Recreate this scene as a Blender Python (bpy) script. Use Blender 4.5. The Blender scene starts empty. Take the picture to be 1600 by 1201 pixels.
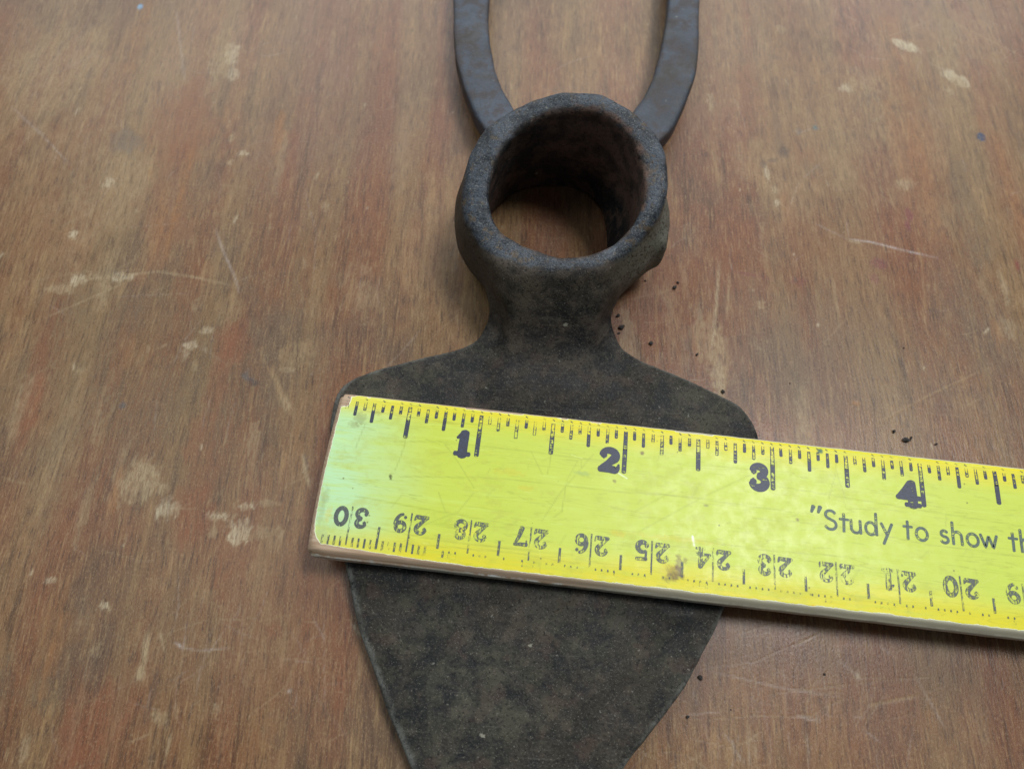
import bpy, math, random
import numpy as np
from mathutils import Matrix

# ------------------------------------------------------------------ camera / light
S = 0.001                                    # everything below is laid out in millimetres
sc = bpy.context.scene
COL = sc.collection
F_PX = 1120.0
CAM = np.array([0.0, 0.0, 128.36])
RW = np.array([[0.99949698, 0.02930958, 0.01211310],      # right
               [0.03171402, -0.92371904, -0.38175563],    # down
               [0.0, 0.38194775, -0.92418392]])           # forward
cam_d = bpy.data.cameras.new('camera')
cam_o = bpy.data.objects.new('camera', cam_d)
COL.objects.link(cam_o)
M = Matrix.Identity(4)
for r in range(3):
    M[r][0] = RW[0][r]; M[r][1] = -RW[1][r]; M[r][2] = -RW[2][r]; M[r][3] = CAM[r] * S
cam_o.matrix_world = M
cam_d.sensor_width = 36.0
cam_d.lens = F_PX / 1600 * 36
cam_d.clip_start = 0.005
cam_d.clip_end = 20
cam_d.dof.use_dof = True
cam_d.dof.focus_distance = 0.127
cam_d.dof.aperture_fstop = 19.0
sc.camera = cam_o

w = bpy.data.worlds.new('World'); sc.world = w; w.use_nodes = True
bg = w.node_tree.nodes['Background']
bg.inputs[0].default_value = (0.80, 0.92, 1.0, 1); bg.inputs[1].default_value = 0.14


def area_light(name, loc, target, sx, sy, power, col):
    d = bpy.data.lights.new(name, 'AREA'); d.shape = 'RECTANGLE'; d.size = sx; d.size_y = sy
    d.energy = power; d.color = col
    o = bpy.data.objects.new(name, d); COL.objects.link(o)
    o.location = loc
    from mathutils import Vector
    o.rotation_euler = (Vector(target) - Vector(loc)).to_track_quat('-Z', 'Y').to_euler()
    return o


area_light('ceiling_light', (0.46, 0.29, 1.25), (0, 0.06, 0), 0.32, 0.32, 12.5, (0.96, 0.98, 1.0))
area_light('window_light', (0.0, 1.45, 1.10), (0, 0.08, 0), 2.6, 0.8, 27, (0.96, 0.98, 1.0))
area_light('skylight', (-0.48, 0.24, 1.10), (0, 0.05, 0), 0.35, 0.5, 2.2, (0.82, 0.95, 1.0))

sc.view_settings.view_transform = 'Standard'
sc.view_settings.look = 'None'
sc.view_settings.exposure = 0.1
sc.view_settings.gamma = 1.0
sc.view_settings.use_curve_mapping = False

random.seed(7)
rng = np.random.default_rng(11)

# ------------------------------------------------------------------ helpers


def U(x, y, z=0.0):
    """photograph pixel (1600 wide) -> point of the place at height z (mm)"""
    d = np.array([(x - 800) / F_PX, (y - 600.5) / F_PX, 1.0]) @ RW
    return CAM + (z - CAM[2]) / d[2] * d


def smooth(a, b, x):
    t = np.clip((x - a) / (b - a), 0, 1)
    return t * t * (3 - 2 * t)


_H = rng.random((256, 256)).astype(np.float32)


def vnoise(x, y):
    xi = np.floor(x).astype(np.int64); yi = np.floor(y).astype(np.int64)
    fx = (x - xi).astype(np.float32); fy = (y - yi).astype(np.float32)
    fx = fx * fx * (3 - 2 * fx); fy = fy * fy * (3 - 2 * fy)
    a = _H[xi & 255, yi & 255]; b = _H[(xi + 1) & 255, yi & 255]
    c = _H[xi & 255, (yi + 1) & 255]; d = _H[(xi + 1) & 255, (yi + 1) & 255]
    return (a * (1 - fx) + b * fx) * (1 - fy) + (c * (1 - fx) + d * fx) * fy


def fbm(x, y, o=4):
    s = 0; a = 0.5; t = 0
    for i in range(o):
        s = s + a * vnoise(x * 2 ** i + 17.3 * i, y * 2 ** i + 5.1 * i); t += a; a *= 0.55
    return s / t


_H3 = rng.random((64, 64, 64)).astype(np.float32)


def vnoise3(x, y, z):
    xi = np.floor(x).astype(np.int32); yi = np.floor(y).astype(np.int32); zi = np.floor(z).astype(np.int32)
    fx = x - xi; fy = y - yi; fz = z - zi
    fx = fx * fx * (3 - 2 * fx); fy = fy * fy * (3 - 2 * fy); fz = fz * fz * (3 - 2 * fz)
    g = lambda i, j, k: _H3[(xi + i) & 63, (yi + j) & 63, (zi + k) & 63]
    l = lambda a, b, t: a + (b - a) * t
    return l(l(l(g(0, 0, 0), g(1, 0, 0), fx), l(g(0, 1, 0), g(1, 1, 0), fx), fy),
             l(l(g(0, 0, 1), g(1, 0, 1), fx), l(g(0, 1, 1), g(1, 1, 1), fx), fy), fz)


def mesh_np(name, V, Q, shade=True):
    me = bpy.data.meshes.new(name)
    V = np.asarray(V, np.float32) * S
    Q = np.asarray(Q, np.int32)
    k = Q.shape[1]
    me.vertices.add(len(V)); me.vertices.foreach_set('co', V.ravel())
    me.loops.add(Q.size); me.loops.foreach_set('vertex_index', Q.ravel())
    me.polygons.add(len(Q))
    me.polygons.foreach_set('loop_start', np.arange(0, Q.size, k, dtype=np.int32))
    me.update(calc_edges=True)
    me.polygons.foreach_set('use_smooth', np.full(len(Q), shade))
    me.validate()
    return me


def add_attr(me, name, arr, typ='FLOAT'):
    a = me.attributes.new(name, typ, 'POINT')
    a.data.foreach_set('color' if typ == 'FLOAT_COLOR' else 'value', np.ascontiguousarray(arr, np.float32).ravel())


def link(name, me, mat=None, parent=None):
    o = bpy.data.objects.new(name, me); COL.objects.link(o)
    if mat: me.materials.append(mat)
    if parent: o.parent = parent
    return o


def tag(o, label, cat, group=None, kind=None):
    if label: o['label'] = label
    if cat: o['category'] = cat
    if group: o['group'] = group
    if kind: o['kind'] = kind
    return o


class NT:
    """small node-tree helper"""
    def __init__(self, name):
        self.m = bpy.data.materials.new(name); self.m.use_nodes = True
        self.t = self.m.node_tree; self.n = self.t.nodes; self.l = self.t.links
        self.b = self.n['Principled BSDF']; self.out = self.n['Material Output']
        self.tc = self.n.new('ShaderNodeTexCoord')

    def set(self, node, **kw):
        for k, v in kw.items():
            k = k.replace('_', ' ')
            self.put(node.inputs[k], v)

    def put(self, sock, v):
        if hasattr(v, 'is_output'): self.l.new(v, sock)
        else:
            if isinstance(v, tuple) and len(v) == 3 and sock.type == 'RGBA': v = v + (1,)
            sock.default_value = v

    def coords(self, scale=(1, 1, 1), loc=(0, 0, 0), rot=(0, 0, 0), src=None):
        m = self.n.new('ShaderNodeMapping')
        m.inputs['Scale'].default_value = tuple(1000 * s for s in scale)     # scale per millimetre
        m.inputs['Location'].default_value = loc; m.inputs['Rotation'].default_value = rot
        self.l.new(src or self.tc.outputs['Object'], m.inputs['Vector'])
        return m.outputs[0]

    def noise(self, vec, detail=4, rough=0.55, scale=1.0, dist=0.0):
        n = self.n.new('ShaderNodeTexNoise'); n.inputs['Scale'].default_value = scale
        n.inputs['Detail'].default_value = detail; n.inputs['Roughness'].default_value = rough
        n.inputs['Distortion'].default_value = dist
        self.l.new(vec, n.inputs['Vector']); return n.outputs['Fac']

    def voro(self, vec, feature='F1'):
        n = self.n.new('ShaderNodeTexVoronoi'); n.feature = feature; n.inputs['Scale'].default_value = 1
        self.l.new(vec, n.inputs['Vector']); return n

    def ramp(self, v, a, b, lo=0.0, hi=1.0):
        n = self.n.new('ShaderNodeMapRange'); n.interpolation_type = 'SMOOTHSTEP'
        self.put(n.inputs[0], v); n.inputs[1].default_value = a; n.inputs[2].default_value = b
        n.inputs[3].default_value = lo; n.inputs[4].default_value = hi
        return n.outputs[0]

    def math(self, op, a, b=0.0):
        n = self.n.new('ShaderNodeMath'); n.operation = op
        self.put(n.inputs[0], a); self.put(n.inputs[1], b); return n.outputs[0]

    def mix(self, f, a, b, typ='MIX'):
        n = self.n.new('ShaderNodeMix'); n.data_type = 'RGBA'; n.blend_type = typ
        self.put(n.inputs[0], f); self.put(n.inputs[6], a); self.put(n.inputs[7], b); return n.outputs[2]

    def attr(self, name):
        n = self.n.new('ShaderNodeAttribute'); n.attribute_name = name; return n

    def sep(self, vec):
        n = self.n.new('ShaderNodeSeparateXYZ'); self.l.new(vec, n.inputs[0]); return n.outputs

    def bump(self, h, strength, dist_mm, normal=None):
        n = self.n.new('ShaderNodeBump'); n.inputs['Strength'].default_value = strength
        n.inputs['Distance'].default_value = dist_mm * S
        self.l.new(h, n.inputs['Height'])
        if normal: self.l.new(normal, n.inputs['Normal'])
        return n.outputs[0]


# ------------------------------------------------------------------ table top
def mat_table():
    t = NT('worn_varnished_wood')
    warp = t.noise(t.coords((0.03, 0.012, 0.03)), 2)
    wv = t.n.new('ShaderNodeVectorMath'); wv.operation = 'MULTIPLY_ADD'
    cmb = t.n.new('ShaderNodeCombineXYZ'); t.l.new(warp, cmb.inputs[0])
    wv.inputs[1].default_value = (0.006, 0, 0); t.l.new(cmb.outputs[0], wv.inputs[0]); t.l.new(t.tc.outputs['Object'], wv.inputs[2])
    src = wv.outputs[0]
    g1 = t.noise(t.coords((0.55, 0.045, 1), src=src), 6, 0.66)
    g2 = t.noise(t.coords((2.4, 0.26, 1), (3, 1, 0), src=src), 4, 0.6)
    g3 = t.noise(t.coords((0.10, 0.006, 1), (7, 2, 0), src=src), 3, 0.5)
    pz = t.noise(t.coords((0.035, 0.022, 1), (1, 8, 0)), 4, 0.6)
    red = (0.158, 0.064, 0.030); tan = (0.178, 0.103, 0.047); dark = (0.050, 0.027, 0.016); grey = (0.098, 0.066, 0.042)
    c = t.mix(t.ramp(g3, 0.36, 0.64), red, tan)
    c = t.mix(t.ramp(pz, 0.48, 0.70, 0, 0.65), c, grey)
    c = t.mix(t.ramp(g1, 0.50, 0.30, 0, 0.66), c, dark)
    c = t.mix(t.ramp(g1, 0.54, 0.72, 0, 0.60), c, (0.29, 0.180, 0.078))
    c = t.mix(t.ramp(g2, 0.48, 0.32, 0, 0.62), c, (0.045, 0.026, 0.02))
    c = t.mix(t.ramp(g2, 0.53, 0.68, 0, 0.48), c, (0.30, 0.198, 0.098))
    # pores: short dark dashes along the grain, gathered in places
    po = t.noise(t.coords((3.8, 0.34, 1), (0, 5, 0), src=src), 2, 0.5)
    pm = t.ramp(t.noise(t.coords((0.03, 0.02, 1), (5, 5, 0)), 3), 0.42, 0.62)
    pores = t.math('MULTIPLY', t.ramp(po, 0.38, 0.28), pm)
    c = t.mix(t.math('MULTIPLY', pores, 0.6), c, (0.03, 0.024, 0.024))
    # marks laid on the surface
    a = t.attr('marks')
    fine = t.ramp(t.noise(t.coords((3.2, 0.6, 1), (2, 2, 0)), 4, 0.7), 0.36, 0.58, 0.35, 1.0)
    am = t.math('MULTIPLY', t.math('MULTIPLY', a.outputs['Alpha'], fine), t.ramp(g2, .34, .52, .58, 1.0))
    c = t.mix(am, c, a.outputs['Color'])
    # fine speckle of the photographed wear
    sp = t.noise(t.coords((4.2, 1.9, 1), (9, 0, 0)), 3, 0.7)
    c = t.mix(t.ramp(sp, 0.53, 0.70, 0, 0.42), c, (0.32, 0.225, 0.125))
    c = t.mix(t.ramp(sp, 0.46, 0.30, 0, 0.50), c, (0.04, 0.026, 0.02))
    t.l.new(c, t.b.inputs['Base Color'])
    rg = t.ramp(pz, 0.3, 0.7, 0.25, 0.36)
    t.l.new(t.math('ADD', rg, t.math('MULTIPLY', am, 0.12)), t.b.inputs['Roughness'])
    t.b.inputs['Specular IOR Level'].default_value = 0.25
    h = t.math('ADD', t.math('MULTIPLY', g2, 0.5), t.math('MULTIPLY', sp, 0.35))
    h = t.math('SUBTRACT', h, t.math('MULTIPLY', a.outputs['Alpha'], 0.35))
    t.l.new(t.bump(h, 0.55, 0.16), t.b.inputs['Normal'])
    return t.m


def build_table():
    st = 0.3
    fx0, fx1, fy0, fy1 = -135.0, 135.0, -22.0, 168.0
    xs_f = np.arange(fx0, fx1 + 1e-6, st); ys_f = np.arange(fy0, fy1 + 1e-6, st)
    def outer(f0, f1, lo, hi):
        a = f0 - np.array([2, 6, 14, 30, 60, 110]); b = f1 + np.array([2, 6, 14, 30, 60, 110])
        a = a[a > lo]; b = b[b < hi]
        return np.r_[lo, a[::-1]], np.r_[b, hi]
    xa, xb = outer(fx0, fx1, -330, 330); ya, yb = outer(fy0, fy1, -220, 330)
    xs = np.r_[xa, xs_f, xb]; ys = np.r_[ya, ys_f, yb]
    nx, ny = len(xs), len(ys); ix0, iy0 = len(xa), len(ya)
    RGB = np.zeros((ny, nx, 3), np.float32); A = np.zeros((ny, nx), np.float32)

    def over(sl, col, al):
        r = RGB[sl]; a0 = A[sl]
        ao = al + a0 * (1 - al)
        k = (al / np.maximum(ao, 1e-5))[..., None]
        RGB[sl] = r * (1 - k) + np.array(col, np.float32) * k
        A[sl] = ao

    def window(x0, x1, y0, y1):
        i0 = int(np.clip((x0 - fx0) / st, 0, len(xs_f) - 1)); i1 = int(np.clip((x1 - fx0) / st + 2, 0, len(xs_f)))
        j0 = int(np.clip((y0 - fy0) / st, 0, len(ys_f) - 1)); j1 = int(np.clip((y1 - fy0) / st + 2, 0, len(ys_f)))
        if i1 <= i0 or j1 <= j0: return None
        sl = (slice(iy0 + j0, iy0 + j1), slice(ix0 + i0, ix0 + i1))
        X, Y = np.meshgrid(xs_f[i0:i1], ys_f[j0:j1])
        return sl, X, Y

    def blob(px, py, rx, ry, col, al, soft=0.45, rag=0.55, streak=0.0, ang=0.0, fr=0.9):
        """irregular patch, centre and radii given in photograph pixels on the table plane"""
        c = U(px, py); ex = np.linalg.norm(U(px + 1, py) - c); ey = np.linalg.norm(U(px, py + 1) - c)
        a, b = rx * ex, ry * ey; m = max(a, b) * 1.8 + 1
        wnd = window(c[0] - m, c[0] + m, c[1] - m, c[1] + m)
        if wnd is None: return
        sl, X, Y = wnd
        dx = X - c[0]; dy = Y - c[1]; ca, sa = math.cos(ang), math.sin(ang)
        ux = (dx * ca + dy * sa) / a; uy = (-dx * sa + dy * ca) / b
        r = np.sqrt(ux * ux + uy * uy)
        fq = fr * 4 / (a + b) + 0.12
        n = fbm(X * fq + px, Y * fq * 0.6 + py, 4)
        n2 = fbm(X * 1.1 + py, Y * 0.5 + px, 3)
        k = smooth(1 + soft, 1 - soft, r + rag * 2.2 * (n - 0.5) + rag * 0.9 * (n2 - 0.5))
        if streak:
            s = fbm(X * 1.3 + 3 * px, Y * 0.09 + py, 3); k = k * (1 - streak + streak * smooth(0.40, 0.62, s))
        over(sl, col, np.clip(k * al, 0, 1))

    def line(pts, wid, col, al, rag=0.5, world=False, taper=True):
        P = np.array([p if world else U(*p)[:2] for p in pts], float)
        sc_ = 1.0 if world else np.linalg.norm(U(pts[0][0] + 1, pts[0][1]) - U(*pts[0]))
        hw = wid * sc_ * 0.5; m = hw * 3 + 0.6
        wnd = window(P[:, 0].min() - m, P[:, 0].max() + m, P[:, 1].min() - m, P[:, 1].max() + m)
        if wnd is None: return
        sl, X, Y = wnd
        best = np.full(X.shape, 1e9); tt = np.zeros(X.shape)
        L = np.r_[0, np.cumsum(np.linalg.norm(np.diff(P, axis=0), axis=1))]
        for i in range(len(P) - 1):
            d = P[i + 1] - P[i]; q = d @ d + 1e-9
            t = np.clip(((X - P[i, 0]) * d[0] + (Y - P[i, 1]) * d[1]) / q, 0, 1)
            e = np.hypot(X - P[i, 0] - t * d[0], Y - P[i, 1] - t * d[1])
            up = e < best; best = np.where(up, e, best); tt = np.where(up, (L[i] + t * (L[i + 1] - L[i])) / L[-1], tt)
        tp = np.minimum(1, 4 * np.minimum(tt, 1 - tt) + 0.25) if taper else 1.0
        n = fbm(X * 0.8 + P[0, 0] * 9, Y * 0.8, 3)
        k = smooth(hw * 1.7 + 0.12, hw * 0.3, best) * np.clip(1 - rag + rag * 2.2 * (n - 0.18), 0, 1) * tp
        over(sl, col, np.clip(k * al, 0, 1))

    TAN = (0.265, 0.180, 0.092); PALE = (0.31, 0.235, 0.135); IVORY = (0.44, 0.375, 0.25); REDB = (0.185, 0.068, 0.034)
    ORG = (0.27, 0.125, 0.045); DRK = (0.050, 0.040, 0.036); OLV = (0.125, 0.092, 0.055); BLU = (0.07, 0.08, 0.085)
    MAG = (0.15, 0.030, 0.040); WHT = (0.33, 0.28, 0.24)
    # broad zones of worn and sound varnish
    for x, y, rx, ry, c, a in [
            (150, 330, 190, 230, TAN, .42), (250, 90, 200, 120, TAN, .40), (90, 110, 70, 80, PALE, .42), (180, 290, 75, 70, PALE, .35),
            (560, 120, 160, 150, (0.17, 0.10, 0.07), .45), (270, 560, 240, 120, OLV, .55), (280, 700, 200, 100, OLV, .35),
            (480, 330, 110, 170, OLV, .30), (300, 1000, 220, 130, OLV, .30), (90, 1050, 60, 50, DRK, .45), (80, 1085, 40, 26, OLV, .6),
            (930, 70, 110, 110, TAN, .40), (1120, 60, 60, 110, TAN, .50), (1319, 190, 90, 95, TAN, .70), (1210, 265, 50, 65, TAN, .55),
            (1500, 190, 90, 190, TAN, .40), (1250, 120, 60, 120, REDB, .25), (1420, 180, 26, 150, ORG, .35), (1300, 420, 170, 90, REDB, .28),
            (1350, 560, 200, 110, OLV, .35), (1200, 500, 90, 110, OLV, .40), (1560, 560, 50, 190, OLV, .45), (1300, 1080, 240, 110, REDB, .30),
            (1000, 470, 60, 60, REDB, .30), (1500, 1120, 120, 80, (0.16, 0.075, 0.035), .35), (460, 1000, 90, 190, REDB, .38), (530, 780, 60, 160, REDB, .2),
            (30, 800, 60, 200, TAN, .22), (640, 330, 60, 180, REDB, .22), (880, 350, 70, 50, (0.14, 0.075, 0.05), .5)]:
        blob(x, y, rx, ry, c, a, soft=.6, rag=.8, streak=.35)
    for x, y, rx, ry, c, a in [
            (280, 190, 46, 55, REDB, .62), (268, 310, 40, 110, REDB, .50), (275, 330, 9, 95, ORG, .7), (246, 360, 10, 60, ORG, .5),
            (437, 210, 9, 34, ORG, .65), (452, 250, 10, 60, REDB, .5), (295, 800, 28, 45, REDB, .75), (150, 1145, 55, 75, REDB, .75),
            (425, 985, 14, 10, REDB, .8), (47, 640, 16, 50, (0.22, 0.085, 0.04), .7), (364, 535, 27, 34, REDB, .8), (340, 590, 14, 60, REDB, .6),
            (310, 690, 18, 60, REDB, .55), (350, 880, 14, 60, REDB, .5), (197, 222, 26, 20, BLU, .5), (180, 770, 6, 45, ORG, .6), (62, 560, 10, 90, REDB, .5),
            (1445, 280, 12, 130, ORG, .38), (1400, 230, 10, 90, ORG, .38), (1590, 330, 10, 120, ORG, .4), (1170, 160, 14, 60, REDB, .4),
            (85, 1000, 5, 90, ORG, .45), (600, 160, 20, 140, REDB, .35), (1480, 430, 14, 60, DRK, .25), (1510, 330, 20, 90, OLV, .5), (1215, 215, 10, 40, DRK, .35)]:
        blob(x, y, rx, ry, c, a, soft=.4, rag=.6, streak=.3)
    # worn-through pale spots
    for x, y, rx, ry, c, a in [
            (215, 748, 26, 34, PALE, .85), (228, 735, 12, 18, PALE, .8), (260, 796, 16, 14, IVORY, .9), (253, 764, 9, 9, PALE, .8), (340, 806, 15, 6, IVORY, .75),
            (373, 831, 17, 19, IVORY, .75), (383, 791, 13, 5, IVORY, .7), (333, 831, 7, 9, PALE, .7), (412, 833, 26, 9, PALE, .55), (415, 785, 20, 4, PALE, .55),
            (163, 946, 9, 7, IVORY, .75), (150, 1014, 7, 13, PALE, .65), (78, 906, 9, 5, IVORY, .6), (262, 1168, 4, 22, PALE, .75), (248, 1120, 13, 10, PALE, .6),
            (40, 1170, 7, 22, PALE, .65), (122, 437, 11, 7, IVORY, .9), (192, 432, 16, 6, IVORY, .75), (94, 451, 22, 6, PALE, .8), (155, 432, 16, 5, PALE, .6),
            (115, 365, 7, 6, IVORY, .85), (297, 540, 10, 7, IVORY, .8), (290, 553, 6, 9, IVORY, .6), (304, 570, 5, 8, PALE, .6), (324, 517, 10, 6, IVORY, .7),
            (126, 580, 8, 6, PALE, .75), (465, 555, 24, 22, TAN, .65), (448, 578, 10, 4, PALE, .7), (363, 84, 10, 14, IVORY, .75), (365, 115, 8, 9, IVORY, .6),
            (352, 100, 9, 22, PALE, .5), (363, 214, 5, 7, PALE, .6), (380, 239, 8, 4, IVORY, .75), (361, 253, 6, 4, PALE, .7), (170, 286, 8, 7, IVORY, .85),
            (508, 322, 7, 6, PALE, .5), (1322, 138, 8, 6, IVORY, .75), (1482, 142, 7, 6, PALE, .8), (1221, 46, 9, 7, PALE, .65), (1109, 155, 6, 15, PALE, .75),
            (1416, 287, 13, 8, PALE, .7), (1197, 268, 4, 10, IVORY, .75), (1212, 297, 7, 6, PALE, .75), (1214, 317, 5, 5, IVORY, .7), (1566, 443, 5, 24, PALE, .7),
            (1574, 514, 12, 16, PALE, .55), (1187, 476, 7, 6, PALE, .65), (1124, 565, 14, 52, TAN, .95), (1122, 590, 9, 24, PALE, .8), (1101, 527, 16, 36, TAN, .7),
            (1058, 530, 18, 50, TAN, .3), (308, 478, 8, 10, PALE, .5), (360, 480, 18, 30, TAN, .4), (1352, 130, 22, 26, PALE, .45), (1520, 60, 30, 40, PALE, .3),
            (443, 1010, 8, 26, TAN, .5), (150, 700, 7, 40, TAN, .4), (395, 745, 12, 20, TAN, .35), (575, 470, 20, 30, TAN, .35)]:
        blob(x, y, rx, ry, c, a, soft=.42, rag=.85, fr=1.5, streak=.35)
    blob(1416, 72, 20, 7, IVORY, .9, soft=.3, ang=-.55); blob(1491, 121, 22, 8, IVORY, .85, soft=.3, ang=-.7); blob(1499, 130, 14, 6, PALE, .8, ang=-.6)
    # splinter shaped gouges
    line([(231, 985), (226, 1030), (216, 1058)], 9, PALE, .95, .2); line([(222, 1045), (214, 1062)], 15, PALE, .9, .3)
    line([(250, 985), (257, 1018)], 4, PALE, .8, .2)
    line([(408, 545), (425, 580), (437, 610), (455, 644)], 7, TAN, .95, .3); line([(440, 618), (452, 642)], 12, PALE, .6, .4)
    line([(410, 548), (424, 577)], 4, DRK, .6, .2)
    line([(473, 707), (478, 740), (484, 762)], 5, PALE, .9, .1); line([(476, 707), (481, 735)], 3, DRK, .7, .1)
    line([(388, 578), (381, 586), (398, 598)], 7, BLU, .85, .3); blob(397, 598, 8, 4, DRK, .8)
    line([(1124, 410), (1120, 470), (1112, 562)], 4, PALE, .85, .35); line([(1140, 430), (1136, 500)], 3, TAN, .8, .3); line([(1300, 430), (1311, 500)], 4, TAN, .7, .4)
    # named long scratches
    for pts, wd, c, a in [
            ([(52, 465), (94, 450), (140, 436), (192, 430), (245, 424), (301, 432), (364, 446)], 3.2, PALE, .75), ([(63, 500), (140, 466), (217, 432)], 2.4, PALE, .55),
            ([(20, 445), (120, 425), (240, 420)], 2, PALE, .3), ([(336, 357), (350, 395), (366, 430), (374, 458)], 3.0, WHT, .6), ([(17, 166), (70, 215), (110, 258)], 2.8, WHT, .5),
            ([(276, 15), (282, 70), (289, 127)], 3.0, WHT, .38), ([(245, 545), (262, 537)], 3, PALE, .6), ([(275, 1003), (284, 1010), (310, 1016), (358, 1012)], 2.4, WHT, .55),
            ([(273, 1003), (285, 1011)], 3.5, WHT, .9), ([(1274, 349), (1322, 373)], 2.6, WHT, .35), ([(1322, 373), (1360, 378), (1420, 393), (1465, 403)], 2.6, (0.42, .38, .36), .7),
            ([(1325, 376), (1345, 380)], 4, PALE, .6), ([(1150, 424), (1210, 437)], 3.5, MAG, .6), ([(1360, 667), (1450, 618), (1544, 574)], 2.4, TAN, .6), ([(1430, 645), (1560, 655)], 1.6, TAN, .3),
            ([(1105, 1046), (1225, 1074), (1311, 1087)], 2.6, WHT, .4), ([(1356, 1102), (1435, 1086)], 3.6, TAN, .7), ([(1427, 1050), (1476, 1136)], 2.2, WHT, .5), ([(1240, 1116), (1277, 1125)], 3, WHT, .55),
            ([(1277, 1115), (1281, 1128)], 3, WHT, .5), ([(1131, 1144), (1145, 1160), (1161, 1192)], 2.6, WHT, .7), ([(1240, 1009), (1315, 971)], 2, TAN, .5), ([(1372, 1005), (1392, 1022)], 4, WHT, .35),
            ([(1310, 1030), (1342, 1058)], 4, WHT, .35), ([(1085, 1046), (1200, 1030)], 2.2, WHT, .25), ([(1190, 1085), (1400, 1060)], 1.8, TAN, .3), ([(1350, 1140), (1375, 1158)], 2, WHT, .5),
            ([(0, 745), (60, 760)], 3, PALE, .4), ([(430, 830), (437, 822), (440, 834)], 3, PALE, .8), ([(200, 1160), (235, 1145)], 2.2, PALE, .5), ([(140, 855), (240, 880)], 1.6, PALE, .35),
            ([(1480, 30), (1600, 90)], 2, PALE, .4), ([(1430, 20), (1500, 110)], 2.4, PALE, .4), ([(1380, 60), (1460, 30)], 2, PALE, .35), ([(1280, 545), (1320, 500)], 2, PALE, .3), ([(560, 180), (690, 150)], 1.5, PALE, .2)]:
        line(pts, wd, c, a)
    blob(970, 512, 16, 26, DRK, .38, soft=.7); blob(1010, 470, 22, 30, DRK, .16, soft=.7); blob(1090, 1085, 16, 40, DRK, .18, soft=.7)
    # ink and paint spots
    blob(219, 11, 4.2, 4.2, (0.18, 0.34, 0.50), 1, soft=.25, rag=.2); blob(1533, 214, 6.5, 6, (0.003, 0.045, 0.11), 1, soft=.2, rag=.2)
    blob(1274, 200, 4, 4, (0.06, .12, .13), .8); blob(1248, 205, 4, 6, BLU, .6); blob(1225, 237, 8, 8, DRK, .75); blob(1193, 256, 5, 6, DRK, .6); blob(1207, 250, 8, 3, DRK, .5)
    blob(1421, 336, 6, 9, MAG, .75, soft=.3); blob(1418, 352, 4, 9, MAG, .7, soft=.3); blob(1375, 412, 11, 8, MAG, .75); blob(1366, 436, 6, 8, MAG, .5); blob(1245, 440, 14, 5, MAG, .35)
    line([(1587, 405), (1592, 425)], 6, (0.16, .03, .02), .9, .1); blob(1337, 629, 6, 4, ORG, .8); blob(1262, 679, 6, 5, ORG, .7); blob(192, 633, 5, 5, BLU, .8)
    blob(1470, 640, 12, 12, (0.05, .04, .04), .25); blob(367, 1054, 3.5, 3.5, DRK, .9, soft=.2); blob(455, 1085, 3, 14, DRK, .5); line([(448, 1080), (455, 1078)], 4, WHT, .7)
    r4 = np.random.default_rng(21)
    for i in range(330):
        q = (r4.uniform(0, 1600), r4.uniform(0, 1201))
        sc4 = r4.gamma(2.0, 1.0)
        blob(q[0], q[1], 3 + 5 * sc4 * r4.random(), 8 + 22 * sc4 * r4.random(), (TAN, PALE, ORG, DRK, OLV, TAN, PALE)[int(r4.integers(7))], r4.uniform(.15, .5), soft=.6, rag=.9, streak=.6, fr=1.4)
    # cobweb of hair-line scratches from years of use
    r2 = np.random.default_rng(5)
    for i in range(1500):
        if i % 3 == 0:
            cx, cy = [(1480, 120), (1319, 180), (180, 290), (90, 110), (1250, 1080), (300, 1020), (1150, 1150), (520, 1000)][int(r2.integers(8))]
            q = U(cx + r2.normal() * 75, cy + r2.normal() * 55)[:2]
        else:
            q = np.array([r2.uniform(fx0, fx1), r2.uniform(fy0, fy1)])
        a = r2.uniform(0, math.pi) if r2.random() < .6 else math.pi / 2 + r2.normal() * .12
        ln = r2.gamma(2.0, 3.2)
        d = np.array([math.cos(a), math.sin(a)]) * ln * .5; k = np.array([-d[1], d[0]]) * r2.normal() * .12
        line([q - d, q + k, q + d], r2.uniform(.06, .16), (PALE, WHT, TAN, PALE)[int(r2.integers(4))], r2.uniform(.08, .42), .6, world=True)
    for i in range(260):      # nicks and dots
        q = np.array([r2.uniform(fx0, fx1), r2.uniform(fy0, fy1)]); a = math.pi / 2 + r2.normal() * .3; ln = r2.uniform(.2, 1.2)
        d = np.array([math.cos(a), math.sin(a)]) * ln
        line([q - d, q + d], r2.uniform(.2, .5), (PALE, DRK, TAN, IVORY)[int(r2.integers(4))], r2.uniform(.3, .8), .3, world=True)

    X, Y = np.meshgrid(xs, ys)
    V = np.stack([X, Y, np.zeros_like(X)], -1).reshape(-1, 3)
    idx = np.arange(nx * ny).reshape(ny, nx)
    Q = np.stack([idx[:-1, :-1], idx[:-1, 1:], idx[1:, 1:], idx[1:, :-1]], -1).reshape(-1, 4)
    # slab edge going down 22 mm
    loop = np.r_[idx[0, :], idx[1:, -1], idx[-1, -2::-1], idx[-2:0:-1, 0]]
    low = V[loop].copy(); low[:, 2] = -22; n0 = len(V)
    V = np.r_[V, low]; k = np.arange(len(loop)); kn = (k + 1) % len(loop)
    Q = np.r_[Q, np.stack([loop[k], n0 + k, n0 + kn, loop[kn]], -1)]
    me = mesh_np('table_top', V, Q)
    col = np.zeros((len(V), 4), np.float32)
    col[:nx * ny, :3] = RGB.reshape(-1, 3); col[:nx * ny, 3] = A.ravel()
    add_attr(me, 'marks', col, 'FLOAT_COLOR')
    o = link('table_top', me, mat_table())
    tag(o, 'worn reddish brown varnished wooden table top with pale scratches and chips', 'table', kind='structure')
    return o


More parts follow.
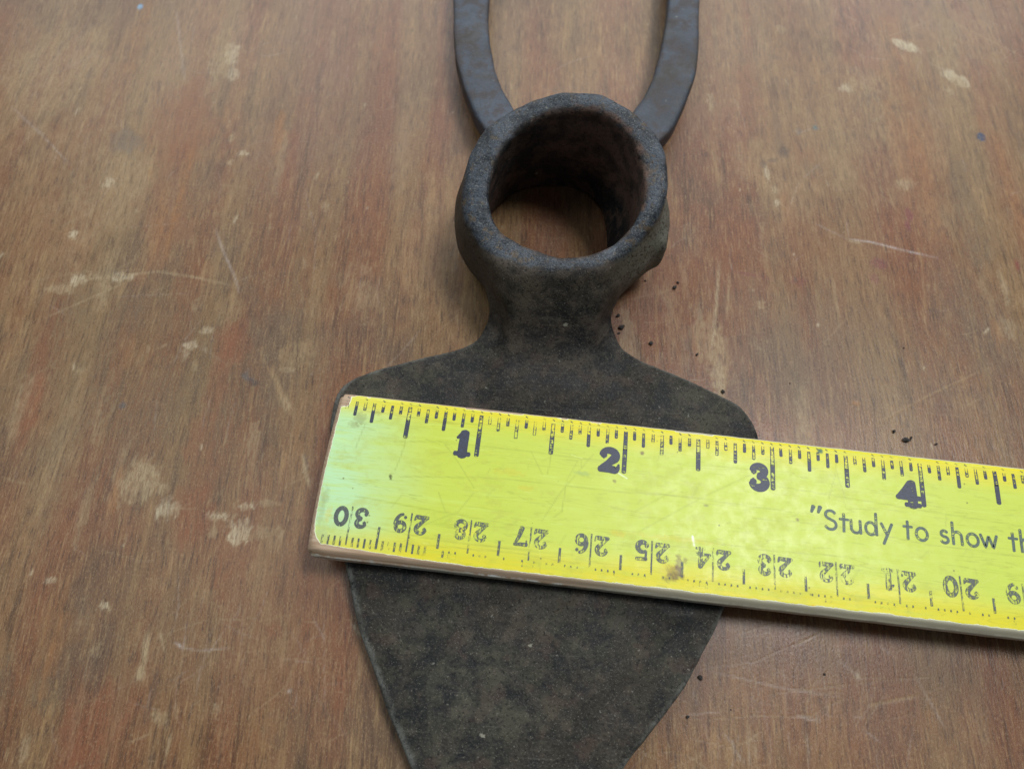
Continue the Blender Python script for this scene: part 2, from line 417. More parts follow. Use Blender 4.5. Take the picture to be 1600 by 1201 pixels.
build_table()

# ------------------------------------------------------------------ hoe head


def surface_nets(Fv, org, h):
    nx, ny, nz = Fv.shape
    ins = Fv < 0
    corners = [(i, j, k) for i in (0, 1) for j in (0, 1) for k in (0, 1)]
    cnt = sum(ins[i:nx - 1 + i, j:ny - 1 + j, k:nz - 1 + k].astype(np.int8) for i, j, k in corners)
    act = np.argwhere((cnt > 0) & (cnt < 8))
    vid = np.full((nx - 1, ny - 1, nz - 1), -1, np.int32)
    vid[act[:, 0], act[:, 1], act[:, 2]] = np.arange(len(act))
    acc = np.zeros((len(act), 3)); num = np.zeros(len(act))
    for a in corners:
        for ax in range(3):
            if a[ax]: continue
            b = list(a); b[ax] = 1
            fa = Fv[act[:, 0] + a[0], act[:, 1] + a[1], act[:, 2] + a[2]]; fb = Fv[act[:, 0] + b[0], act[:, 1] + b[1], act[:, 2] + b[2]]
            m = (fa < 0) != (fb < 0)
            t = np.where(m, fa / np.where(m, fa - fb, 1), 0)
            p = np.tile(np.array(a, float), (len(act), 1)); p[:, ax] += t
            acc += p * m[:, None]; num += m
    V = (act + acc / num[:, None]) * h + org
    Q = []
    for ax in range(3):
        sl0 = [slice(None)] * 3; sl1 = [slice(None)] * 3
        sl0[ax] = slice(0, -1); sl1[ax] = slice(1, None)
        a, b = ins[tuple(sl0)], ins[tuple(sl1)]
        for flip, msk in ((False, a & ~b), (True, ~a & b)):
            e = np.argwhere(msk); o1, o2 = [(1, 2), (2, 0), (0, 1)][ax]
            e = e[(e[:, o1] > 0) & (e[:, o2] > 0)]
            def c(d1, d2):
                q = e.copy(); q[:, o1] -= d1; q[:, o2] -= d2
                return vid[q[:, 0], q[:, 1], q[:, 2]]
            quad = np.stack([c(1, 1), c(0, 1), c(0, 0), c(1, 0)], -1)
            Q.append(quad[:, ::-1] if flip else quad)
    return V, np.concatenate(Q)


def smin(a, b, k):
    h = np.clip(.5 + .5 * (b - a) / k, 0, 1)
    return b + (a - b) * h - k * h * (1 - h)


def smax(a, b, k): return -smin(-a, -b, k)


def catmull(P, n=8, closed=False):
    P = np.array(P, float); N = len(P); out = []
    rngi = range(N if closed else N - 1)
    for i in rngi:
        g = lambda j: P[j % N] if closed else P[min(max(j, 0), N - 1)]
        p0, p1, p2, p3 = g(i - 1), g(i), g(i + 1), g(i + 2)
        for t in np.arange(n) / n:
            out.append(.5 * ((2 * p1) + (-p0 + p2) * t + (2 * p0 - 5 * p1 + 4 * p2 - p3) * t * t + (-p0 + 3 * p1 - 3 * p2 + p3) * t ** 3))
    if not closed: out.append(P[-1])
    return np.array(out)


BLADE = [(1, 68), (-4.6, 63.4), (-6.6, 60.6), (-9.9, 58.6), (-19.6, 55.6), (-26.6, 53.4), (-30.7, 51.4), (-32.9, 48.2), (-33.2, 42), (-31.6, 32), (-29.4, 23), (-27.4, 17.2),
         (-26.1, 13.2), (-23.9, 7.0), (-21.2, 1.4), (-18.2, -4.8), (-15.4, -9.9), (-9.5, -20), (-1, -28.5), (4, -30), (9, -27), (14, -19), (19.1, -12), (28.1, -1.7), (32.7, 5.1), (36.6, 11.7), (41.5, 22),
         (44.8, 32), (46, 40), (45.5, 44.5), (43.2, 48.4), (39.6, 50.6), (34.9, 52.9), (27.9, 55.8), (21.6, 58.8), (18.8, 62.6), (13, 68)]
RIM_C = np.array([9.0, 83.2, 23.0]); RIM_N = np.array([-.11, -.30, 1.0]); RIM_N = RIM_N / np.linalg.norm(RIM_N)


def hoe_sdf(X, Y, Z, poly2d):
    # ring: nearly upright bore, obliquely cut top
    cx = 7.3 + (Z / 23) * 1.6; cy = 85.0 - (Z / 23) * 1.9
    dx = X - cx; dy = Y - cy; th = np.arctan2(dy, dx)
    rho = np.hypot(dx, dy) + .15 * np.sin(3 * th + .6) + .12 * np.sin(5 * th)
    rin = 14.5 - 1.1 * np.clip(Z / 23, 0, 1.2)
    rin = rin - 3.4 * np.clip(np.cos(th + .25), 0, 1) ** 2 * smooth(13, 1, Z)
    ex = dx + 1.0; ey = dy - .2; te = np.arctan2(ey, ex); c2 = np.cos(2 * te)
    rout = 17.3 + .8 * c2 + (2.6 + .9 * c2) * (1 - .6 * np.clip(-np.cos(te), 0, 1)) * smooth(22, 11, Z) - 2.2 * smooth(8, 0, Z) + .12 * np.sin(5 * te + 1)
    rout = rout + np.where(ey > 0, .8, -.5) * np.abs(np.sin(te)) ** 2 + .7 * np.clip(np.cos(te), 0, 1) ** 2
    rhe = np.hypot(ex, ey)
    wall = smax(rhe - rout, rin - rho, .8)
    top = (X - RIM_C[0]) * RIM_N[0] + (Y - RIM_C[1]) * RIM_N[1] + (Z - RIM_C[2]) * RIM_N[2] + .2 * np.sin(4 * th)
    ring = smax(wall, top, 1.6); ring = smax(ring, .4 - Z, .8)
    # neck
    ay, by = 68.0, 50.0
    t = np.clip((ay - Y) / (ay - by), 0, 1)
    hw = 10.9 - 1.0 * np.sin(np.pi * np.clip(t, 0, 1)); zc = 8.5 - 6.0 * smooth(0, .8, t); hh = 7.0 - 5.5 * smooth(0, .85, t)
    qx = np.abs(X - 6.9) - (hw - 4); qz = np.abs(Z - zc) - (hh - 1.4); qy = np.abs(Y - (ay + by) / 2) - (ay - by) / 2 + 1
    neck = np.sqrt(np.maximum(qx, 0) ** 2 + np.maximum(qz, 0) ** 2 + np.maximum(qy, 0) ** 2) + np.minimum(np.maximum(np.maximum(qx, qz), qy), 0) - 2.2
    neck = smax(neck, rin - rho, 1.0)
    # blade: thicker towards the neck, thin at its rim
    zt = 4.9 - .0009 * (X - 6) ** 2 - .9 * smooth(18, -25, Y)
    zb = .5 + 1.0 * smooth(-5, 40, Y)
    bl = smax(poly2d + 0 * Z, smax(Z - zt, zb - Z, .3), .9)
    d = smin(ring, neck, 9.0)
    d = smin(d, bl, 6.0)
    d = smax(d, rin - rho, 1.0)
    # forging lap on the ring's right flank
    c = U(1022, 366, 11.0)
    l = ((np.abs(X - c[0] + 1.0) / 3.2) ** 4 + (np.abs(Y - c[1]) / 6.0) ** 4 + (np.abs(Z - 11.0) / 5.4) ** 4) ** .25 - 1
    d = smin(d, l * 3.2, 1.2)
    d = smax(d, .35 - Z, .5)
    n = .9 * vnoise3(X * .11 + 5, Y * .11, Z * .11) - .45 + vnoise3(X * .28, Y * .28, Z * .28) + .55 * vnoise3(X * .75 + 9, Y * .75, Z * .75) + .3 * vnoise3(X * 1.6, Y * 1.6 + 4, Z * 1.6)
    return d + (.16 + .16 * smooth(6, 12, Z)) * (n - .92)


def mat_iron(name, prong=False):
    t = NT(name)
    P1 = t.noise(t.coords((.09, .09, .09)), 5, .62)
    P2 = t.noise(t.coords((.30, .30, .30), (4, 2, 1)), 5, .65)
    P3 = t.noise(t.coords((1.9, 1.9, 1.9), (1, 2, 9)), 4, .75)
    P4 = t.noise(t.coords((4.5, 4.5, 4.5), (6, 1, 2)), 2, .6)
    if prong:
        c = t.mix(t.ramp(P1, .35, .65), (.022, .028, .038), (.042, .053, .073))
        c = t.mix(t.ramp(P2, .47, .58, 0, .8), c, (.042, .031, .028))
        c = t.mix(t.ramp(t.noise(t.coords((.2, .2, .2), (8, 8, 3)), 4, .6), .50, .62, 0, .65), c, (.034, .029, .022))
        c = t.mix(t.ramp(P3, .50, .32, 0, .65), c, (.018, .019, .022))
        c = t.mix(t.ramp(P3, .60, .74, 0, .5), c, (.15, .15, .15))
    else:
        c = t.mix(t.ramp(P1, .44, .58), (.0055, .007, .0075), (.020, .017, .0125))
        c = t.mix(t.ramp(P2, .50, .66, 0, .85), c, (.034, .032, .023))         # dry soil film
        c = t.mix(t.ramp(P2, .50, .32, 0, .75), c, (.005, .006, .007))
        c = t.mix(t.ramp(t.noise(t.coords((.2, .2, .2), (8, 8, 3)), 4, .6), .54, .66, 0, .6), c, (.050, .030, .022))   # rust
        wall = t.attr('wall').outputs['Fac']
        c = t.mix(t.math('MULTIPLY', wall, t.ramp(P2, .30, .60, .25, .9)), c, (.070, .054, .041))
        grn = t.attr('dust').outputs['Fac']
        c = t.mix(t.math('MULTIPLY', grn, t.ramp(P3, .36, .58)), c, (.125, .125, .100))
        rim = t.attr('rim').outputs['Fac']
        rc = t.mix(t.ramp(t.math('ADD', t.math('MULTIPLY', P2, .6), t.math('MULTIPLY', P4, .4)), .40, .60), (.016, .020, .026), (.066, .079, .098))
        rc = t.mix(t.ramp(t.noise(t.coords((.5, .5, .5), (2, 9, 4)), 4, .7), .54, .64, 0, .8), rc, (.085, .058, .034))
        rc = t.mix(t.ramp(P4, .60, .72, 0, .7), rc, (.19, .21, .20))
        c = t.mix(rim, c, rc)
        bore = t.attr('bore').outputs['Fac']
        bc = t.mix(t.ramp(P2, .46, .60), (.034, .030, .031), (.115, .070, .052))
        c = t.mix(t.math('MULTIPLY', bore, .85), c, bc)
        c = t.mix(t.math('MULTIPLY', t.attr('bore_lit').outputs['Fac'], t.ramp(P2, .36, .60, .2, .9)), c, (.165, .095, .072))  # light on the bore's upper right, painted in rust red
        c = t.mix(t.math('MULTIPLY', t.attr('film').outputs['Fac'], t.ramp(P2, .36, .62)), c, (.066, .063, .045))
        c = t.mix(t.math('MULTIPLY', t.attr('soot_shade').outputs['Fac'], t.ramp(P2, .64, .40, .2, .85)), c, (.010, .010, .012))  # black grit about the neck, plus shade painted low in the bore
        sl = t.noise(t.coords((.12, 2.6, .12), (2, 2, 2), (0, 0, .5)), 2, .5)
        c = t.mix(t.math('MULTIPLY', t.ramp(sl, .66, .74), .22), c, (.12, .115, .09))
        c = t.mix(t.math('MULTIPLY', t.attr('worn').outputs['Fac'], t.ramp(P2, .40, .60, .35, 1.0)), c, (.110, .112, .100))
        # grit
        c = t.mix(t.ramp(P3, .51, .66, 0, .62), c, (.047, .043, .033))
        c = t.mix(t.ramp(P4, .60, .70, 0, .60), c, (.17, .155, .12))
        c = t.mix(t.ramp(P3, .48, .33, 0, .88), c, (.005, .005, .005))
    wob = t.n.new('ShaderNodeVectorMath'); wob.operation = 'MULTIPLY_ADD'
    nn = t.n.new('ShaderNodeTexNoise'); nn.inputs['Scale'].default_value = 1; t.l.new(t.coords((1.6, 1.6, 1.6)), nn.inputs['Vector'])
    t.l.new(nn.outputs['Color'], wob.inputs[0]); wob.inputs[1].default_value = (.0012, .0012, .0012); t.l.new(t.tc.outputs['Object'], wob.inputs[2])
    v = t.voro(t.coords((.75, .75, .75), src=wob.outputs[0]))
    fl = t.math('MULTIPLY', t.ramp(v.outputs['Distance'], .17, .08), t.ramp(t.sep(v.outputs['Color'])[0], .86, .90))
    c = t.mix(t.math('MULTIPLY', fl, .45), c, (.25, .24, .20))
    v2 = t.voro(t.coords((.16, .16, .16), (3, 7, 0), src=wob.outputs[0]))
    f2 = t.math('MULTIPLY', t.ramp(v2.outputs['Distance'], .085, .05), t.ramp(t.sep(v2.outputs['Color'])[1], .72, .74))
    c = t.mix(t.math('MULTIPLY', f2, .8), c, (.24, .23, .18))
    t.l.new(c, t.b.inputs['Base Color'])
    t.b.inputs['Metallic'].default_value = 0.0
    t.b.inputs['Specular IOR Level'].default_value = .40 if prong else .20
    if prong:
        t.l.new(t.ramp(P2, .3, .7, .48, .66), t.b.inputs['Roughness'])
    else:
        rr = t.mix(rim, t.ramp(P2, .3, .7, .50, .80), (.42, .42, .42))
        t.l.new(rr, t.b.inputs['Roughness'])
    h = t.math('ADD', t.math('MULTIPLY', P3, .7), t.math('MULTIPLY', P4, .15))
    h = t.math('ADD', h, t.math('MULTIPLY', P2, 1.3))
    t.l.new(t.bump(h, .5, .40 if not prong else .35), t.b.inputs['Normal'])
    return t.m


def build_hoe():
    root = bpy.data.objects.new('hoe_head', None); COL.objects.link(root)
    root.empty_display_size = .02
    tag(root, 'rusty forged two-pronged hoe head with round eye lying on the wooden table', 'hoe head')
    iron = mat_iron('rusty_soil_stained_iron'); blue = mat_iron('blue_grey_iron', True)
    h = .42
    x0, x1, y0, y1, z0, z1 = -36.0, 49.0, -33.0, 110.0, -.6, 30.6
    gx = np.arange(x0, x1, h, dtype=np.float32); gy = np.arange(y0, y1, h, dtype=np.float32); gz = np.arange(z0, z1, h, dtype=np.float32)
    pl = catmull(BLADE, 5, True)
    X2, Y2 = np.meshgrid(gx, gy, indexing='ij')
    d2 = np.full(X2.shape, 1e9, np.float32); inside = np.zeros(X2.shape, bool)
    for i in range(len(pl)):
        a = pl[i]; b = pl[(i + 1) % len(pl)]; e = b - a
        t = np.clip(((X2 - a[0]) * e[0] + (Y2 - a[1]) * e[1]) / (e @ e + 1e-9), 0, 1)
        d2 = np.minimum(d2, np.hypot(X2 - a[0] - t * e[0], Y2 - a[1] - t * e[1]))
        cr = (a[1] > Y2) != (b[1] > Y2)
        inside ^= cr & (X2 < (b[0] - a[0]) * (Y2 - a[1]) / (b[1] - a[1] + 1e-12) + a[0])
    poly = np.where(inside, -d2, d2)
    # the low part (blade) needs only the low slab of the grid
    Fv = np.ones((len(gx), len(gy), len(gz)), np.float32)
    ks = int((9 - z0) / h); js = int((40 - y0) / h)
    def fill(si, sj, sk):
        Xg, Yg, Zg = np.meshgrid(gx[si], gy[sj], gz[sk], indexing='ij')
        Fv[si, sj, sk] = hoe_sdf(Xg, Yg, Zg, poly[si, sj][:, :, None])
    fill(slice(None), slice(0, js), slice(0, ks))
    ia = int((-16 - x0) / h); ib = int((34 - x0) / h)
    fill(slice(None), slice(js, None), slice(0, ks))
    fill(slice(ia, ib), slice(js, None), slice(ks, None))
    V, Q = surface_nets(Fv, np.array([x0, y0, z0]), h)
    # light smoothing of the net
    for _ in range(2):
        acc = np.zeros_like(V); num = np.zeros(len(V))
        for a in range(4):
            np.add.at(acc, Q[:, a], V[Q[:, (a + 1) % 4]]); np.add.at(num, Q[:, a], 1)
        V = .5 * V + .5 * acc / num[:, None]
    x, y, z = V.T
    topd = (V - RIM_C) @ RIM_N
    rho = np.hypot(x - (7.3 + z / 23 * 1.6), y - (85 - z / 23 * 1.9))
    nz_ = fbm(x * .5, y * .5 + z, 3) - .5
    ringm = smooth(24.5, 22.5, rho)
    ex = x - (7.3 + z / 23 * 1.6) + 1.0; ey = y - (85 - z / 23 * 1.9) - .2; te = np.arctan2(ey, ex)
    re = 17.3 + .8 * np.cos(2 * te) + np.where(ey > 0, .8, -.5) * np.sin(te) ** 2 + .7 * np.clip(np.cos(te), 0, 1) ** 2
    rim = smooth(.9, -.1, np.hypot(ex, ey) - re + 1.2 * nz_) * smooth(-2.2, -.6, topd + 1.6 * nz_) * ringm * smooth(13.2, 14.6, rho + 2 * nz_)
    bore = smooth(16.2, 15.2, rho) * (1 - rim)
    bore_lit = bore * smooth(6, 13, z + 8 * nz_) * smooth(-2, 7, x - 8 + .35 * (y - 84)); bore_shade = bore * smooth(11, 6, z + 5 * nz_) * smooth(3, 8, x - 8)  # bore's right side: painted light above, painted shade below
    wall = smooth(14.5, 17, rho) * smooth(3.5, 9, z + 8 * nz_) * (1 - rim)
    kx = np.clip(((x - x0) / h).astype(int), 0, poly.shape[0] - 1); ky = np.clip(((y - y0) / h).astype(int), 0, poly.shape[1] - 1)
    worn = smooth(-1.1, -.3, poly[kx, ky] + .8 * nz_) * (z < 6) * smooth(62, 56, y)
    dust = smooth(21, 27, x + .25 * z) * smooth(92, 84, y) * smooth(62, 68, y) * smooth(2, 6, z) * (1 - rim) + .12 * smooth(.50, .66, fbm(x * .08, y * .08, 4)) * smooth(3.5, 5.5, z) * (z < 8) * (y < 58)
    film = np.zeros(len(V)); soot_shade = np.zeros(len(V))
    for px, py, r_, a_ in ((720, 1075, 9, .8), (800, 1100, 8, .7), (930, 990, 8, .6), (860, 960, 5, .4), (590, 595, 7, .7), (640, 600, 5, .4), (1080, 650, 9, .6), (1140, 655, 6, .5), (690, 590, 6, .4), (1080, 1060, 6, .5), (640, 960, 6, .4), (700, 1180, 8, .5)):
        c_ = U(px, py, 4.5); film = np.maximum(film, a_ * smooth(1.3, .2, np.hypot(x - c_[0], y - c_[1]) / r_ + 1.4 * (fbm(x * .22 + px, y * .22, 4) - .5)))
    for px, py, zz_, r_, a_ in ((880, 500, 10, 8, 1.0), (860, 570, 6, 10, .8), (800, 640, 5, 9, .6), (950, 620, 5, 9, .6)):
        c_ = U(px, py, zz_); soot_shade = np.maximum(soot_shade, a_ * smooth(1.4, .3, np.hypot(x - c_[0], y - c_[1]) / r_ + 1.2 * (fbm(x * .3 + px, y * .3, 4) - .5)))
    film = .9 * film * (z > 1.5); soot_shade = np.maximum(soot_shade, bore_shade)
    def piece(name, faces):
        used, inv = np.unique(faces, return_inverse=True)
        me = mesh_np(name, V[used], inv.reshape(faces.shape))
        for n, a in (('rim', rim), ('bore', bore), ('wall', wall), ('dust', dust), ('worn', worn), ('film', film), ('soot_shade', soot_shade), ('bore_lit', bore_lit)): add_attr(me, n, a[used])
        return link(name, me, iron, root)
    yc = y[Q].mean(1) - .02 * (x[Q].mean(1) - 7) ** 2 * 0
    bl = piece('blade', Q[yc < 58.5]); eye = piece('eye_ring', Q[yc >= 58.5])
    eye['label'] = 'thick round eye with blue-grey rim and neck'
    bl['label'] = 'broad dark tapering blade under the ruler'
    # prongs
    def prong(ctr):
        C = catmull(ctr, 10); n = len(C)
        xy = C[:, :2]; T = np.gradient(xy, axis=0); T /= np.linalg.norm(T, axis=1)[:, None]; Nn = np.stack([-T[:, 1], T[:, 0]], 1)
        # cross-section: rounded bar
        sec = []
        for a in np.linspace(0, 2 * math.pi, 28, endpoint=False):
            c, s = math.cos(a), math.sin(a)
            sec.append((math.copysign(abs(c) ** .22, c), math.copysign(abs(s) ** .30, s)))
        sec = np.array(sec); m = len(sec); Vv = []
        for i in range(n):
            wv, zt, th = C[i, 2] * .5, C[i, 3], C[i, 4]
            wv += .10 * math.sin(i * .37) + .05 * math.sin(i * .9)
            for u, q in sec:
                p = xy[i] + Nn[i] * u * wv
                Vv.append((p[0], p[1], zt - th * .5 + q * th * .5 - .25 * u * u))
        Vv = np.array(Vv); qs = []
        for i in range(n - 1):
            for k in range(m):
                qs.append((i * m + k, i * m + (k + 1) % m, (i + 1) * m + (k + 1) % m, (i + 1) * m + k))
        qs = np.array(qs)[:, ::-1]
        me = mesh_np('prong', Vv, qs)
        import bmesh
        bm = bmesh.new(); bm.from_mesh(me)
        bmesh.ops.holes_fill(bm, edges=[e for e in bm.edges if e.is_boundary], sides=0)
        bmesh.ops.recalc_face_normals(bm, faces=bm.faces)
        bm.to_mesh(me); bm.free()
        return link('prong', me, blue, root)
    #       x      y    width top  thick
    prong([(3.0, 101.5, 8.6, 9.5, 5.0), (-1.5, 106.5, 8.4, 9.0, 4.8), (-5.2, 112.2, 8.2, 8.6, 4.6), (-9.0, 121.6, 8.2, 8.3, 4.4), (-11.4, 132.5, 8.1, 8.2, 4.2), (-12.4, 146.5, 8.4, 8.0, 4.0),
           (-12.6, 165, 8.2, 8.0, 4), (-12.2, 190, 7.4, 7.0, 3.8), (-11.6, 215, 6, 5.0, 3.4), (-11, 236, 2.6, 2.6, 2.2)])
    prong([(17, 101, 9.0, 9.5, 5.0), (22.0, 105.8, 9.0, 9.0, 4.8), (27.6, 111.0, 9.2, 8.6, 4.6), (32.3, 120.6, 9.0, 8.3, 4.4), (35.2, 131, 8.6, 8.6, 4.2), (37.4, 148.6, 7.4, 9.0, 4),
           (38.6, 165, 7.4, 9.0, 4), (39.4, 190, 6.8, 8, 3.8), (39.8, 215, 5.6, 5.5, 3.4), (39.6, 236, 2.6, 2.6, 2.2)])
    return root


build_hoe()

# ------------------------------------------------------------------ ruler
R_O = np.array([-30.33, 46.52]); R_ANG = math.atan2(-0.08266011, 0.9965778)
R_L, R_W, R_T, R_Z = 304.8, 28.45, 4.5, 5.05


def top_z(u, v):
    """height of the painted face above the ruler's underside, rounding off near the edges (v measured from the inch edge)"""
    u = np.asarray(u, float); v = np.asarray(v, float)
    z = R_T - .10 * smooth(3.6, 0, v) - .14 * smooth(R_W - 4.2, R_W - .9, v)
    z = z - .55 * smooth(.75, -.1, v) ** 1.6 - 1.0 * smooth(R_W - 1.3, R_W + .1, v) ** 1.4
    z = z - .5 * smooth(.9, -.05, u) ** 1.6
    # worn-off corner by the 30 cm end
    cr = np.hypot(np.maximum(3.2 - u, 0), np.maximum(v - (R_W - 3.2), 0))
    z = z - .7 * smooth(2.2, 4.4, cr)
    return z


def mat_ruler():
    t = NT('yellow_painted_wood')
    o = t.sep(t.coords((1, 1, 1)))          # mm along / across
    u, vneg, zz = o[0], o[1], o[2]
    v = t.math('MULTIPLY', vneg, -1.0)
    n1 = t.noise(t.coords((.10, .9, 1)), 4, .6)
    n2 = t.noise(t.coords((.5, .5, .5), (3, 3, 3)), 5, .65)
    n3 = t.noise(t.coords((.05, .10, .1), (9, 3, 3)), 3, .5)
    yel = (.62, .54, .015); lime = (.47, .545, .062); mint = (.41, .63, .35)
    # edges stay yellow; bluish glare on the flat middle is painted in as lime
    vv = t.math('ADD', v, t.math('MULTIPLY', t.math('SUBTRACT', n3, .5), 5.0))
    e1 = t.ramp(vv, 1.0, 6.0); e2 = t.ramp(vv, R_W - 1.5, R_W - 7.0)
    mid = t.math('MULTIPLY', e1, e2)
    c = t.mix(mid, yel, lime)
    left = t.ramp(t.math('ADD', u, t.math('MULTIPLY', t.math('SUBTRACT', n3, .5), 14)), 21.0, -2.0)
    c = t.mix(t.math('MULTIPLY', left, t.math('ADD', t.math('MULTIPLY', mid, .85), .15)), c, mint)  # mint glare painted over the left end
    c = t.mix(t.ramp(n1, .50, .70, 0, .35), c, (.45, .56, .05))
    c = t.mix(t.ramp(n1, .46, .28, 0, .25), c, (.52, .70, .16))
    # long hair cracks of the wood under the paint
    cr = t.noise(t.coords((.035, .55, 1), (2, 7, 0)), 3, .5, dist=.4)
    ck = t.ramp(t.math('ABSOLUTE', t.math('SUBTRACT', cr, .5)), .010, .002)
    c = t.mix(t.math('MULTIPLY', ck, .22), c, (.20, .22, .02))
    # specks
    sp = t.voro(t.coords((.55, .55, .55)))
    sk = t.math('MULTIPLY', t.ramp(sp.outputs['Distance'], .11, .06), t.ramp(t.sep(sp.outputs['Color'])[0], .86, .88))
    c = t.mix(t.math('MULTIPLY', sk, .75), c, (.10, .10, .02))
    a = t.attr('marks')
    c = t.mix(a.outputs['Alpha'], c, a.outputs['Color'])
    gr = t.noise(t.coords((.22, .35, 1), (6, 1, 0)), 5, .7)
    c = t.mix(t.ramp(gr, .50, .70, 0, .42), c, (.37, .40, .05))
    c = t.mix(t.ramp(t.noise(t.coords((.35, 3.2, 1), (1, 4, 0)), 3, .6), .50, .70, 0, .22), c, (.40, .43, .04))
    # bare wood / white primer where the paint has gone
    wood = t.mix(t.ramp(t.noise(t.coords((.08, 2.2, 2.2)), 4, .6), .35, .65), (.30, .20, .125), (.42, .31, .215))
    side = t.mix(t.ramp(n2, .40, .60), (.42, .40, .33), (.33, .30, .22))
    side = t.mix(t.ramp(t.noise(t.coords((.06, .5, 2), (1, 1, 5)), 3), .48, .62), side, (.62, .62, .58))
    wood = t.mix(t.ramp(t.math('ADD', u, t.math('MULTIPLY', n3, 30)), 45, 85, 0, .8), wood, (.42, .41, .30))
    prim = (.80, .84, .62)
    edge = t.attr('edge').outputs['Fac']      # 0 on the face, 1 over the rounded edge
    en = t.math('ADD', edge, t.math('MULTIPLY', t.math('SUBTRACT', n2, .5), .55))
    en = t.math('ADD', en, t.math('MULTIPLY', t.math('SUBTRACT', n3, .5), .30))
    c = t.mix(t.ramp(en, .44, .49), c, prim)
    c = t.mix(t.ramp(en, .51, .56), c, wood)
    c = t.mix(t.ramp(en, .92, 1.02), c, side)
    t.l.new(c, t.b.inputs['Base Color'])
    bare = t.ramp(en, .50, .56)
    t.l.new(t.math('ADD', t.math('MULTIPLY', bare, .3), t.ramp(n2, .3, .7, .34, .46)), t.b.inputs['Roughness'])
    t.b.inputs['Specular IOR Level'].default_value = .32
    h = t.math('ADD', t.math('MULTIPLY', n1, .6), t.math('MULTIPLY', n2, .4))
    h = t.math('SUBTRACT', h, t.math('MULTIPLY', bare, .6))
    t.l.new(t.bump(h, .30, .10), t.b.inputs['Normal'])
    return t.m


def mat_ink(name, col, amount, along):
    """old letterpress ink: outline kept, inside streaky; uv.x across -1..1, uv.y along (mm)"""
    t = NT(name)
    uv = t.n.new('ShaderNodeUVMap'); uv.uv_map = 'stroke'
    s = t.sep(uv.outputs[0])
    wear = t.attr('wear').outputs['Fac']
    ed = t.ramp(t.math('ABSOLUTE', s[0]), .50, .80)
    n = t.noise(t.coords((2.4, 2.4, 1) if not along else (5.5, 2.0, 1)), 3, .65)
    n2 = t.noise(t.coords((.28, .28, 1), (4, 4, 0)), 3, .6)
    bars = t.noise(t.coords((.4, 4.6, 1) if not along else (5.2, .5, 1), (7, 1, 0)), 2, .6)
    k = t.math('ADD', t.math('MULTIPLY', n, .55), t.math('MULTIPLY', bars, .55))
    k = t.math('ADD', k, t.math('MULTIPLY', ed, .06 if along else .17))
    k = t.math('ADD', k, t.math('MULTIPLY', t.math('SUBTRACT', n2, .5), .35))
    k = t.math('SUBTRACT', k, wear)
    al = t.ramp(k, .42 - amount, .54 - amount)
    c = t.mix(t.ramp(n, .35, .65), col, tuple(min(1, x * 1.8) for x in col))
    t.l.new(c, t.b.inputs['Base Color']); t.b.inputs['Roughness'].default_value = .5
    t.l.new(al, t.b.inputs['Alpha'])
    return t.m


# ---- stroke glyphs: lists of strokes, each stroke = list of (x, y, width); box 0..1 wide, 0..1 high
def arc(cx, cy, rx, ry, a0, a1, w0, w1=None, n=14, bulge=0.0):
    w1 = w0 if w1 is None else w1
    out = []
    for i in range(n + 1):
        t = i / n; a = math.radians(a0 + (a1 - a0) * t)
        out.append((cx + rx * math.cos(a), cy + ry * math.sin(a), w0 + (w1 - w0) * t + bulge * math.sin(math.pi * t)))
    return out


def dot(x, y, r): return [(x - r * .5, y, r * 1.2), (x, y, r * 2), (x + r * .5, y, r * 1.2)]


# heavy slab figures (inch side)
BIG = {
    '1': [[(.52, .03, .34), (.52, .5, .34), (.54, .97, .32)], [(.12, .09, .17), (.9, .09, .17)], [(.16, .74, .10), (.36, .84, .22), (.52, .93, .24)]],
    '2': [arc(.48, .70, .30, .21, 175, -35, .20, .30), [(.72, .58, .30), (.45, .36, .22), (.22, .20, .20), (.14, .13, .18)], [(.10, .12, .20), (.5, .15, .26), (.80, .12, .26), (.90, .22, .14), (.93, .36, .06)], dot(.25, .70, .135)],
    '3': [arc(.46, .74, .29, .19, 170, -80, .18, .22, bulge=.08), arc(.46, .29, .33, .23, 85, -170, .22, .18, bulge=.10), dot(.25, .72, .125), dot(.22, .30, .145)],
    '4': [[(.66, .04, .30), (.66, .5, .30), (.66, .95, .26)], [(.60, .92, .20), (.36, .64, .16), (.10, .36, .13)], [(.06, .34, .15), (.5, .34, .17), (.96, .34, .15)], [(.38, .06, .14), (.94, .06, .14)], [(.42, .62, .2), (.44, .46, .24)]],
    '5': [[(.22, .52, .12), (.24, .9, .14)], [(.2, .88, .22), (.5, .86, .2), (.85, .90, .2)], arc(.46, .31, .32, .25, 130, -165, .16, .18, bulge=.14), dot(.22, .26, .14)],
}
